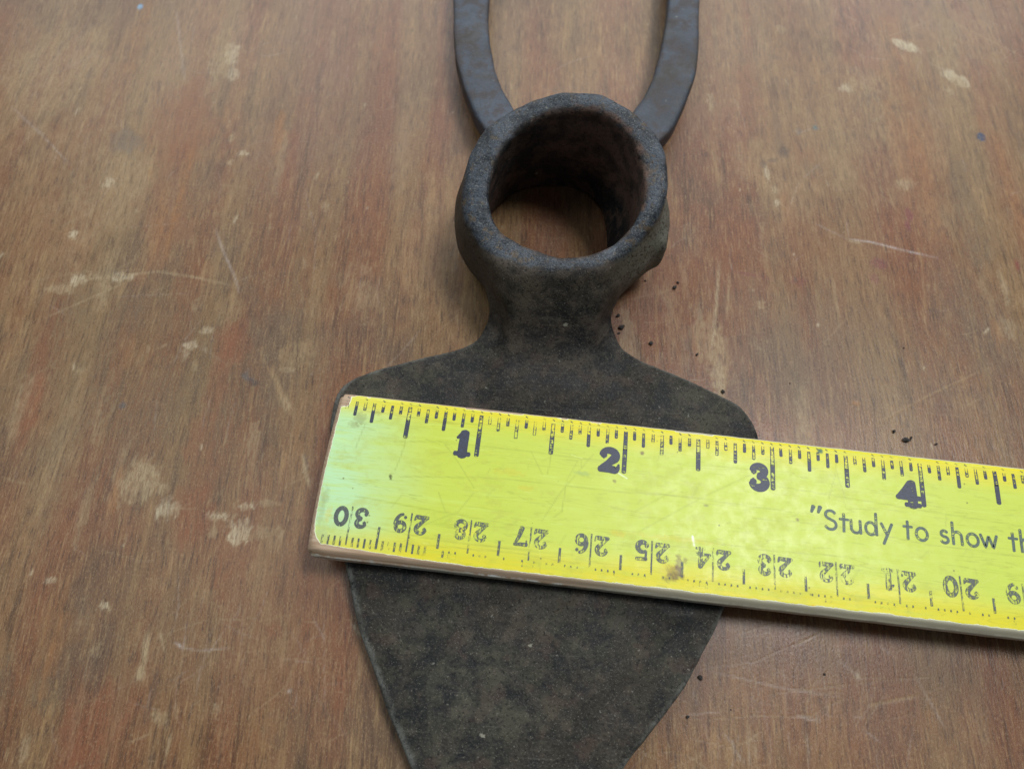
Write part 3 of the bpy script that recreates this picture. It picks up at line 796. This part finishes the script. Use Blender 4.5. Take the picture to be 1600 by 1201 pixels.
# small figures (centimetre side)
SML = {
    '0': [arc(.5, .5, .33, .41, 90, 450, .22, .22, 26)],
    '1': [[(.5, .04, .30), (.5, .95, .28)], [(.2, .07, .13), (.82, .07, .13)], [(.2, .76, .10), (.45, .9, .2)]],
    '2': [arc(.47, .70, .30, .21, 170, -35, .14, .24), [(.71, .57, .24), (.45, .36, .18), (.18, .14, .16)], [(.1, .11, .17), (.5, .13, .22), (.82, .10, .2), (.92, .28, .07)], dot(.25, .70, .115)],
    '3': [arc(.46, .73, .28, .19, 165, -80, .14, .18, bulge=.07), arc(.46, .29, .32, .22, 85, -165, .18, .14, bulge=.08), dot(.25, .72, .11), dot(.22, .28, .12)],
    '4': [[(.66, .05, .24), (.66, .95, .22)], [(.60, .90, .15), (.10, .36, .11)], [(.06, .34, .13), (.96, .34, .13)], [(.4, .06, .11), (.92, .06, .11)]],
    '5': [[(.24, .50, .11), (.26, .9, .12)], [(.22, .88, .17), (.82, .89, .17)], arc(.46, .31, .31, .24, 130, -165, .13, .15, bulge=.12), dot(.22, .25, .115)],
    '6': [arc(.5, .30, .28, .22, 0, 360, .20, .20, 20), arc(.62, .46, .44, .46, 185, 95, .22, .14), dot(.74, .80, .10)],
    '7': [[(.1, .86, .2), (.5, .86, .18), (.86, .90, .12)], [(.85, .88, .12), (.60, .5, .18), (.46, .06, .26)], [(.12, .92, .1), (.12, .66, .07)]],
    '8': [arc(.5, .72, .24, .19, 0, 360, .18, .18, 18), arc(.5, .28, .30, .22, 0, 360, .20, .20, 20)],
    '9': [arc(.5, .68, .28, .22, 0, 360, .20, .20, 20), arc(.38, .52, .44, .46, 5, -85, .22, .14), dot(.26, .20, .10)],
}
# thin geometric lettering; height 1 = cap height, x-height .62, descender below 0
W_ = .105
LET = {
    '"': (.46, [[(.10, .80, .10), (.20, 1.08, .16)], [(.42, .80, .10), (.52, 1.08, .16)]]),
    'S': (.62, [arc(.31, .755, .235, .205, 25, 262, W_, n=14) + arc(.30, .275, .26, .235, 82, -155, W_, n=14)]),
    't': (.38, [[(.17, .0, W_), (.19, .45, W_), (.20, .86, W_)], [(.0, .60, W_ * .9), (.40, .60, W_ * .9)]]),
    'u': (.55, [[(.06, .62, W_)] + arc(.275, .22, .215, .21, 180, 360, W_) + [(.49, .62, W_)], [(.49, .62, W_), (.49, .0, W_)]]),
    'd': (.60, [arc(.28, .305, .24, .30, 0, 360, W_, n=22), [(.54, .0, W_), (.55, .6, W_), (.56, 1.06, W_)]]),
    'y': (.52, [[(.02, .62, W_), (.27, .06, W_)], [(.52, .62, W_), (.27, .06, W_), (.08, -.36, W_)]]),
    'o': (.62, [arc(.31, .305, .26, .30, 0, 360, W_, n=24)]),
    's': (.44, [arc(.22, .46, .15, .145, 30, 262, W_, n=10) + arc(.21, .165, .175, .155, 82, -155, W_, n=10)]),
    'h': (.54, [[(.06, .0, W_), (.07, .5, W_), (.09, 1.06, W_)], [(.06, .3, W_)] + arc(.265, .40, .20, .21, 180, 0, W_) + [(.465, .0, W_)]]),
    'w': (.78, [[(.02, .62, W_), (.20, .02, W_), (.39, .58, W_), (.56, .02, W_), (.77, .62, W_)]]),
}


class Strokes:
    """collects flat ink ribbons lying on the ruler face"""
    def __init__(self): self.V = []; self.F = []; self.UV = []; self.W = []; self.UVf = []

    def ribbon(self, pts, wear=0.0, cap=True):
        """pts: (u, v, width) in mm on the face"""
        P = np.array(pts, float)
        d = np.r_[0, np.cumsum(np.hypot(np.diff(P[:, 0]), np.diff(P[:, 1])))]
        n = max(3, int(d[-1] / .22) + 2)
        t = np.linspace(0, d[-1], n)
        P = np.stack([np.interp(t, d, P[:, k]) for k in range(3)], 1)
        T = np.gradient(P[:, :2], axis=0); T /= (np.linalg.norm(T, axis=1)[:, None] + 1e-9); N = np.stack([-T[:, 1], T[:, 0]], 1)
        if cap:
            r0 = P[0, 2] * .5; r1 = P[-1, 2] * .5; A = []; B = []
            for k in (1.0, .72, .38):
                A.append((P[0, 0] - T[0, 0] * r0 * k * .7, P[0, 1] - T[0, 1] * r0 * k * .7, P[0, 2] * math.sqrt(max(0.02, 1 - k * k))))
                B.append((P[-1, 0] + T[-1, 0] * r1 * k * .7, P[-1, 1] + T[-1, 1] * r1 * k * .7, P[-1, 2] * math.sqrt(max(0.02, 1 - k * k))))
            P = np.r_[np.array(A), P, np.array(B[::-1])]; N = np.r_[np.tile(N[0], (3, 1)), N, np.tile(N[-1], (3, 1))]
        b = len(self.V); L = 0.0
        for i in range(len(P)):
            if i: L += math.hypot(*(P[i, :2] - P[i - 1, :2]))
            for s in (-1, 0, 1):
                q = P[i, :2] + N[i] * P[i, 2] * .5 * s
                self.V.append((q[0], -q[1], float(top_z(q[0], q[1])) + self.lift)); self.UV.append((s, L)); self.W.append(wear)
            if i:
                for k in (0, 1):
                    a = b + (i - 1) * 3 + k
                    self.F.append((a, a + 1, a + 4, a + 3))
        self.lift += self.step
    lift = .035; step = 0.0

    def glyph(self, g, ox, oy, sx, sy, wear, flip=False, slant=0.0, bold=1.12):
        self.step = .004
        for st in g:
            pts = []
            for x, y, wd in st:
                if flip: pts.append((ox - x * sx, oy + y * sy, wd * bold * (sx + sy) * .5))
                else: pts.append((ox + (x + slant * y) * sx, oy - y * sy, wd * bold * (sx + sy) * .5))
            cl = math.hypot(pts[0][0] - pts[-1][0], pts[0][1] - pts[-1][1]) < .02
            self.ribbon(pts, wear, not cl)
        self.lift = .035

    def build(self, name, mat, parent):
        V = np.array(self.V); F = np.array(self.F)
        a = V[F[:, 1]] - V[F[:, 0]]; b2 = V[F[:, 3]] - V[F[:, 0]]
        F = np.where((np.cross(a, b2)[:, 2] < 0)[:, None], F[:, ::-1], F)
        me = mesh_np(name, V, F, False)
        uv = me.uv_layers.new(name='stroke')
        li = np.zeros(len(me.loops), np.int32); me.loops.foreach_get('vertex_index', li)
        uv.data.foreach_set('uv', np.array(self.UV, np.float32)[li].ravel())
        add_attr(me, 'wear', np.array(self.W))
        return link(name, me, mat, parent)


def build_ruler():
    root = bpy.data.objects.new('ruler', None); COL.objects.link(root); root.empty_display_size = .02
    root.location = (R_O[0] * S, R_O[1] * S, R_Z * S); root.rotation_euler = (0, 0, R_ANG)
    tag(root, 'scratched yellow wooden ruler with inch and centimetre scales lying across the hoe blade', 'ruler')
    # --- body: cap grid over the face plus sides
    us = np.r_[np.array([0, .12, .25, .4, .6, .85]), np.arange(1.1, 128, .19), np.arange(129, R_L - 1, 4), np.array([R_L - .5, R_L])]
    vs = np.r_[np.array([0, .1, .2, .32, .45, .6, .8]), np.arange(1.1, R_W - 1.5, .19), R_W - np.array([1.4, 1.2, 1.0, .8, .6, .45, .3, .2, .1, 0])]
    Ug, Vg = np.meshgrid(us, vs)
    # ragged outline, a hair's breadth in and out
    wob = .10 * (fbm(Ug * .35, Vg * 0 + 3, 3) - .5)
    Zg = top_z(Ug, Vg)
    # rounded corners in plan at the near end
    ru, rv = Ug.copy(), Vg + wob * smooth(R_W * .5, R_W, Vg) - wob * smooth(R_W * .5, 0, Vg)
    for vc, sg in ((1.0, -1), (R_W - .9, 1)):
        rad = 1.0 if sg < 0 else .9
        m = (ru < rad) & ((rv - vc) * sg > 0)
        du = rad - ru; dv = (rv - vc) * sg
        k = np.maximum(np.maximum(du, dv), 1e-6) / np.maximum(np.hypot(du, dv), 1e-6)
        ru = np.where(m, rad - du * k, ru); rv = np.where(m, vc + sg * dv * k, rv)
    # the end is not cut quite square
    ru = ru + (1 - Ug / R_L) * (-.40 * np.sin(np.pi * np.clip(Vg / R_W, 0, 1)) - .15)
    ny, nx = Ug.shape
    V = np.stack([ru, -rv, Zg], -1).reshape(-1, 3)
    idx = np.arange(nx * ny).reshape(ny, nx)
    Q = np.stack([idx[:-1, :-1], idx[1:, :-1], idx[1:, 1:], idx[:-1, 1:]], -1).reshape(-1, 4)
    loop = np.r_[idx[0, :], idx[1:, -1], idx[-1, -2::-1], idx[-2:0:-1, 0]]
    rows = [loop]; levels = [.55, .1, 0.0]; ins = [0, 0.02, .35]
    cen = np.array([R_L / 2, -R_W / 2])
    nrm = np.zeros((len(loop), 2)); pl = V[loop][:, :2]
    nrm[:, 0] = np.where(pl[:, 0] < .6, 1, np.where(pl[:, 0] > R_L - .6, -1, 0)); nrm[:, 1] = np.where(pl[:, 1] > -.6, -1, np.where(pl[:, 1] < -R_W + .6, 1, 0))
    edgev = [None]
    for lv, i_ in zip(levels, ins):
        p = V[loop].copy(); p[:, 2] = p[:, 2] * lv if lv > .3 else R_T * lv
        p[:, :2] += nrm * i_
        rows.append(len(V) + np.arange(len(loop))); V = np.r_[V, p]
    k = np.arange(len(loop)); kn = (k + 1) % len(loop)
    for a, b in zip(rows[:-1], rows[1:]): Q = np.r_[Q, np.stack([a[k], a[kn], b[kn], b[k]], -1)]
    me_edge = np.ones(len(V))
    ev = np.maximum(smooth(R_W - 1.35, R_W - .1, Vg), smooth(.62, -.1, Vg) * .75)
    ev = np.maximum(ev, smooth(.25, -.15, Ug) * .52)
    ev = np.maximum(ev, smooth(3.1, 1.5, Ug) * smooth(3.4, 2.0, Vg) * .80)
    cr = np.hypot(np.maximum(4.4 - Ug, 0), np.maximum(Vg - (R_W - 5.2), 0) * .9)
    ev = np.maximum(ev, .80 * smooth(2.8, 4.2, cr))
    ev = np.maximum(ev, .70 * smooth(R_W - 1.6, R_W - .9, Vg + .055 * np.maximum(20 - Ug, 0) * .8))
    ev = np.maximum(ev, .62 * smooth(.9, .3, Vg) * smooth(.54, .66, fbm(Ug * .16 + 4, Ug * 0 + 2, 3)))
    me_edge[:nx * ny] = ev.ravel()
    # --- marks of the face
    RGB = np.zeros((ny, nx, 3), np.float32); A = np.zeros((ny, nx), np.float32)
    def over(col, al):
        nonlocal RGB, A
        ao = al + A * (1 - al); kk = (al / np.maximum(ao, 1e-5))[..., None]
        RGB = RGB * (1 - kk) + np.array(col, np.float32) * kk; A = ao
    def rpos(px, py):
        q = U(px, py, R_Z + R_T)[:2] - R_O; c, s = math.cos(R_ANG), math.sin(R_ANG)
        return q[0] * c + q[1] * s, -(-q[0] * s + q[1] * c)
    def blob(px, py, rx, ry, col, al, rag=.8):
        u, v = rpos(px, py)
        r = np.hypot((Ug - u) / (rx * .107), (Vg - v) / (ry * .12)) + rag * 2 * (fbm(Ug * 2.2 + px, Vg * 2.2, 4) - .5)
        over(col, al * smooth(1.3, .6, r))
    def line(pts, wd, col, al, rag=.5):
        P = np.array([rpos(*p) for p in pts]); best = np.full(Ug.shape, 1e9)
        for i in range(len(P) - 1):
            d = P[i + 1] - P[i]; t = np.clip(((Ug - P[i, 0]) * d[0] + (Vg - P[i, 1]) * d[1]) / (d @ d + 1e-9), 0, 1)
            best = np.minimum(best, np.hypot(Ug - P[i, 0] - t * d[0], Vg - P[i, 1] - t * d[1]))
        over(col, al * smooth(wd * .107 + .06, wd * .03, best) * np.clip(1 - rag + 2 * rag * (fbm(Ug * .9 + P[0, 0], Vg * .9, 3) - .15), 0, 1))
    DIRT = (.17, .15, .05); LINE = (.24, .27, .04); OCH = (.55, .42, .02); BRN = (.11, .05, .02)
    blob(565, 655, 10, 10, DIRT, .40); blob(556, 664, 8, 5, DIRT, .35); blob(592, 645, 6, 4, DIRT, .3); blob(513, 775, 6, 12, DIRT, .3); blob(506, 800, 5, 20, DIRT, .25); blob(505, 840, 10, 14, (.3, .38, .2), .4)
    blob(517, 803, 6, 10, OCH, .35); blob(800, 738, 22, 5, OCH, .28); blob(826, 763, 14, 4, OCH, .35); blob(497, 768, 4, 4, (.75, .6, .02), .9)
    blob(1058, 893, 12, 10, BRN, .8); blob(1064, 882, 5, 14, BRN, .6); blob(1050, 903, 10, 6, BRN, .55); blob(1045, 888, 12, 8, OCH, .4); blob(1074, 876, 4, 4, BRN, .5)
    blob(1283, 704, 5, 3.5, (.02, .10, .05), .95, .3); blob(1270, 952, 22, 5, (.72, .40, .01), .9); blob(1246, 948, 22, 4, (.74, .5, .01), .6); blob(970, 833, 12, 4, OCH, .5); blob(1060, 842, 60, 4, OCH, .3)
    blob(1006, 708, 3.5, 3, BRN, .9, .3); blob(964, 752, 3, 3, BRN, .6); blob(615, 744, 2.5, 2.5, (.05, .05, .02), .9, .2); blob(615, 748, 2, 1.6, (.05, .05, .02), .8, .2); blob(1107, 790, 4, 2, DIRT, .6); blob(1250, 812, 3, 2, BRN, .7)
    blob(914, 740, 12, 3, (.2, .3, .12), .4); blob(735, 830, 14, 8, (.7, .62, .03), .45)
    for pts in [[(640, 680), (632, 710), (622, 735)], [(700, 696), (720, 722), (745, 762)], [(745, 770), (720, 800), (640, 830)], [(906, 720), (890, 750), (882, 800)], [(930, 710), (880, 770), (850, 815)],
                [(868, 690), (860, 740)], [(833, 705), (852, 742)], [(1000, 832), (1100, 778), (1200, 730)], [(995, 800), (1060, 765)], [(1304, 690), (1310, 740), (1325, 780)], [(1308, 740), (1298, 780)],
                [(1030, 720), (1040, 690)], [(575, 660), (560, 700)], [(690, 770), (700, 800)], [(620, 690), (700, 690), (800, 702), (960, 722)], [(560, 640), (700, 660), (830, 668)],
                [(630, 745), (760, 746), (860, 755), (960, 768), (1080, 776)], [(560, 775), (640, 790), (760, 812), (860, 830)], [(980, 765), (1100, 780), (1240, 800)], [(1180, 810), (1300, 820), (1450, 850), (1600, 870)],
                [(640, 850), (800, 862), (900, 880)], [(560, 820), (700, 846), (900, 868)], [(1220, 760), (1400, 790), (1600, 822)], [(1100, 845), (1200, 860), (1330, 870)]]:
        line(pts, .8, LINE, .36)
    line([(968, 738), (984, 748)], 1.2, (.8, .9, .6), .9); line([(1086, 838), (1088, 852)], 2, (.85, .92, .8), .8)
    r3 = np.random.default_rng(3)
    for _ in range(150):
        px = r3.uniform(500, 1600); yb = 640 + (px - 530) * .105; py = yb + r3.uniform(20, 230); a = r3.choice([.1, .1, 2.3, 1.5, 2.8, .12]) + r3.normal() * .15; l = r3.uniform(4, 26)
        line([(px, py), (px + math.cos(a) * l, py + math.sin(a) * l)], r3.uniform(.6, 1.2), LINE if r3.random() < .75 else (.72, .86, .3), r3.uniform(.12, .36))
    me = mesh_np('body', V, Q)
    col = np.zeros((len(V), 4), np.float32); col[:nx * ny, :3] = RGB.reshape(-1, 3); col[:nx * ny, 3] = A.ravel()
    add_attr(me, 'marks', col, 'FLOAT_COLOR'); add_attr(me, 'edge', me_edge)
    # underside
    import bmesh
    bm = bmesh.new(); bm.from_mesh(me)
    be = [e for e in bm.edges if e.is_boundary]
    if be: bmesh.ops.contextual_create(bm, geom=be)
    bmesh.ops.recalc_face_normals(bm, faces=bm.faces)
    bm.to_mesh(me); bm.free()
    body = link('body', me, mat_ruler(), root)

    # --- print
    navy = mat_ink('navy_printing_ink', (.008, .012, .028), .01, False)
    grey = mat_ink('faded_centimetre_ink', (.042, .050, .044), -.045, True)
    green = mat_ink('grey_green_lettering_ink', (.036, .058, .046), -.02, False)
    rr = random.Random(4)
    s = Strokes()
    for i in range(1, 16 * 12):
        u = i * 25.4 / 16; L = 2.9; wd = .55
        if i % 2 == 0: L = 4.0
        if i % 4 == 0: L, wd = 5.0, .62
        if i % 8 == 0: L, wd = 7.1, .78
        if i % 16 == 0: L, wd = 9.0, .80
        wear = rr.uniform(-.02, .12)
        if 17 <= i <= 27: wear += .09
        if i in (1,): wear += .25
        v0 = 1.35 + rr.uniform(-.1, .1); j = rr.uniform(-.05, .05)
        # upper half prints weaker than the foot of each stroke
        vm = v0 + (L - v0) * .45
        s.ribbon([(u + j, v0, wd * .85), (u + j, vm, wd * .95)], wear + .07, cap=False)
        s.ribbon([(u + j, vm, wd), (u + j * .5, L - wd * .3, wd)], wear - .03)
        if rr.random() < .8: s.ribbon([(u - .22, .62, .14), (u + .18, .92, .16)], .1, cap=False)
    s.build('inch_scale', navy, root)
    for d, (u0, u1) in {'1': (21.25, 24.4), '2': (46.3, 50.15), '3': (72.1, 75.7), '4': (97.0, 101.2), '5': (122.6, 126.2)}.items():
        s = Strokes(); s.glyph(BIG[d], u0, 9.15, u1 - u0, 4.35, {'1': -.14, '2': -.12, '3': -.05, '4': .0, '5': .02}[d], bold=1.3); s.build('numeral', navy, root)
    s = Strokes()
    for mm in range(0, 305):
        u = 306.1 - mm
        if u > R_L - 1 or u < 1.2: continue
        if u > 20 and mm % 5 and rr.random() < .25: continue
        weak = .04 + .16 * float(smooth(18, 26, u)) - .06 * float(smooth(105, 118, u))
        if 60 < u < 66: weak -= .12
        if mm % 10 == 0: v0, v1, wd = 19.9, 26.3, .26
        elif mm % 5 == 0: v0, v1, wd = 22.8, 26.4, .40
        else: v0, v1, wd = 25.0 if u < 20 else 25.6, 26.5, .34
        if mm % 10 == 0:
            s.ribbon([(u, v0, wd), (u, 23.6, wd)], .02, cap=False); s.ribbon([(u, 23.6, wd), (u, 25.4, wd)], .03, cap=False)
            if u < 20: s.ribbon([(u, 25.4, wd), (u, v1, wd)], weak, cap=False)
        elif mm % 5 == 0:
            s.ribbon([(u, v0, wd), (u, (25.2 if u > 20 else v1), wd)], -.02 + rr.uniform(0, .06), cap=False)
        else:
            s.ribbon([(u, v0, wd), (u, v1, wd)], weak + rr.uniform(-.03, .06), cap=False)
            if u > 20: s.ribbon([(u, 25.4, .2), (u, 25.75, .26)], .02, cap=False)
    s.build('centimetre_scale', grey, root)
    for c in range(30, 18, -1):
        u = 306.1 - 10 * c; s = Strokes()
        wr = {30: -.10, 29: -.02, 28: .03, 27: .0, 26: .0}.get(c, .02)
        s.glyph(SML[str(c)[0]], u + 3.05, 20.05, 2.65, 3.35, wr + .02, flip=True)
        s.glyph(SML[str(c)[1]], u - .30, 20.05, 2.65, 3.35, wr, flip=True)
        s.build('numeral', grey, root)
    s = Strokes(); H = 3.45; base = 14.75
    for ch, u0 in (('"', 82.2), ('S', 84.6), ('t', 87.2), ('u', 88.85), ('d', 91.3), ('y', 94.0), ('t', 97.75), ('o', 99.6), ('s', 103.65), ('h', 105.6), ('o', 107.95), ('w', 110.35), ('t', 115.05), ('h', 116.8)):
        s.glyph(LET[ch][1], u0, base, H * 1.02, H, rr.uniform(-.05, .02), bold=1.3)
    s.build('lettering', green, root)
    return root


build_ruler()

# ------------------------------------------------------------------ crumbs of dry soil on the table
def build_crumbs():
    t = NT('dry_black_soil')
    n = t.noise(t.coords((2, 2, 2)), 3)
    t.l.new(t.mix(n, (.012, .011, .011), (.040, .034, .028)), t.b.inputs['Base Color']); t.b.inputs['Roughness'].default_value = .9
    import bmesh
    spots = [(1054, 450, 4.2), (1059, 442, 2.2), (1008, 439, 1.8), (1017, 537, 4.0), (1089, 554, 2.2), (971, 512, 5.0), (965.5, 494, 3.2), (967, 521, 2.2), (1129, 612, 3.6), (1415, 688, 4.6), (1423, 684, 2.2),
             (1396, 674, 2.8), (1462, 694, 2.4), (1412, 544, 1.6), (1234, 599, 1.5), (1094, 1058, 4.2), (1074, 1119, 3.2), (1288, 1053, 2.2), (1142, 1108, 1.4)]
    r = random.Random(9)
    for x, y, rad in spots:
        c = U(x, y); k = np.linalg.norm(U(x + 1, y) - c) * rad * .85
        bm = bmesh.new(); bmesh.ops.create_icosphere(bm, subdivisions=2, radius=1)
        ph = [r.uniform(0, 6) for _ in range(6)]
        for v in bm.verts:
            p = v.co; q = 1 + .34 * math.sin(3 * p.x + ph[0]) * math.sin(2.5 * p.y + ph[1]) + .16 * math.sin(5 * p.z + ph[2] + 3 * p.x) + r.uniform(-.14, .14)
            v.co = p * q
        sx, sy, sz = r.uniform(.85, 1.2), r.uniform(.8, 1.15), r.uniform(.55, .8)
        for v in bm.verts: v.co = (v.co.x * k * sx * S, v.co.y * k * sy * S, v.co.z * k * sz * S)
        zmin = min(v.co.z for v in bm.verts)
        for v in bm.verts: v.co.z -= zmin
        me = bpy.data.meshes.new('soil_crumb'); bm.to_mesh(me); bm.free()
        o = link('soil_crumb', me, t.m); o.location = (c[0] * S, c[1] * S, 0)
        big = rad > 2.9
        if y > 1000: lab = ('small black soil crumb on the table below the ruler, beside the blade edge' if big else 'tiny black soil speck on the table below the ruler, right of the blade')
        elif y > 660: lab = ('small black soil crumb on the table just above the ruler near the number 4' if big else 'tiny black soil speck next to the larger crumb above the number 4 of the ruler')
        elif x < 975: lab = ('small black soil crumb lying close against the neck of the hoe head' if big else 'tiny black soil speck lying close against the neck of the hoe head')
        elif y < 460: lab = ('small black soil crumb on the table beside the round eye of the hoe head' if big else 'tiny black soil speck on the table beside the round eye of the hoe head')
        elif x < 1200: lab = ('small black soil crumb on the table by the right shoulder of the hoe blade' if big else 'tiny black soil speck on the table by the right shoulder of the hoe blade')
        else: lab = 'tiny black soil speck on bare table between the hoe shoulder and the ruler'
        tag(o, lab, 'crumb', 'soil crumbs scattered beside the hoe head')


build_crumbs()
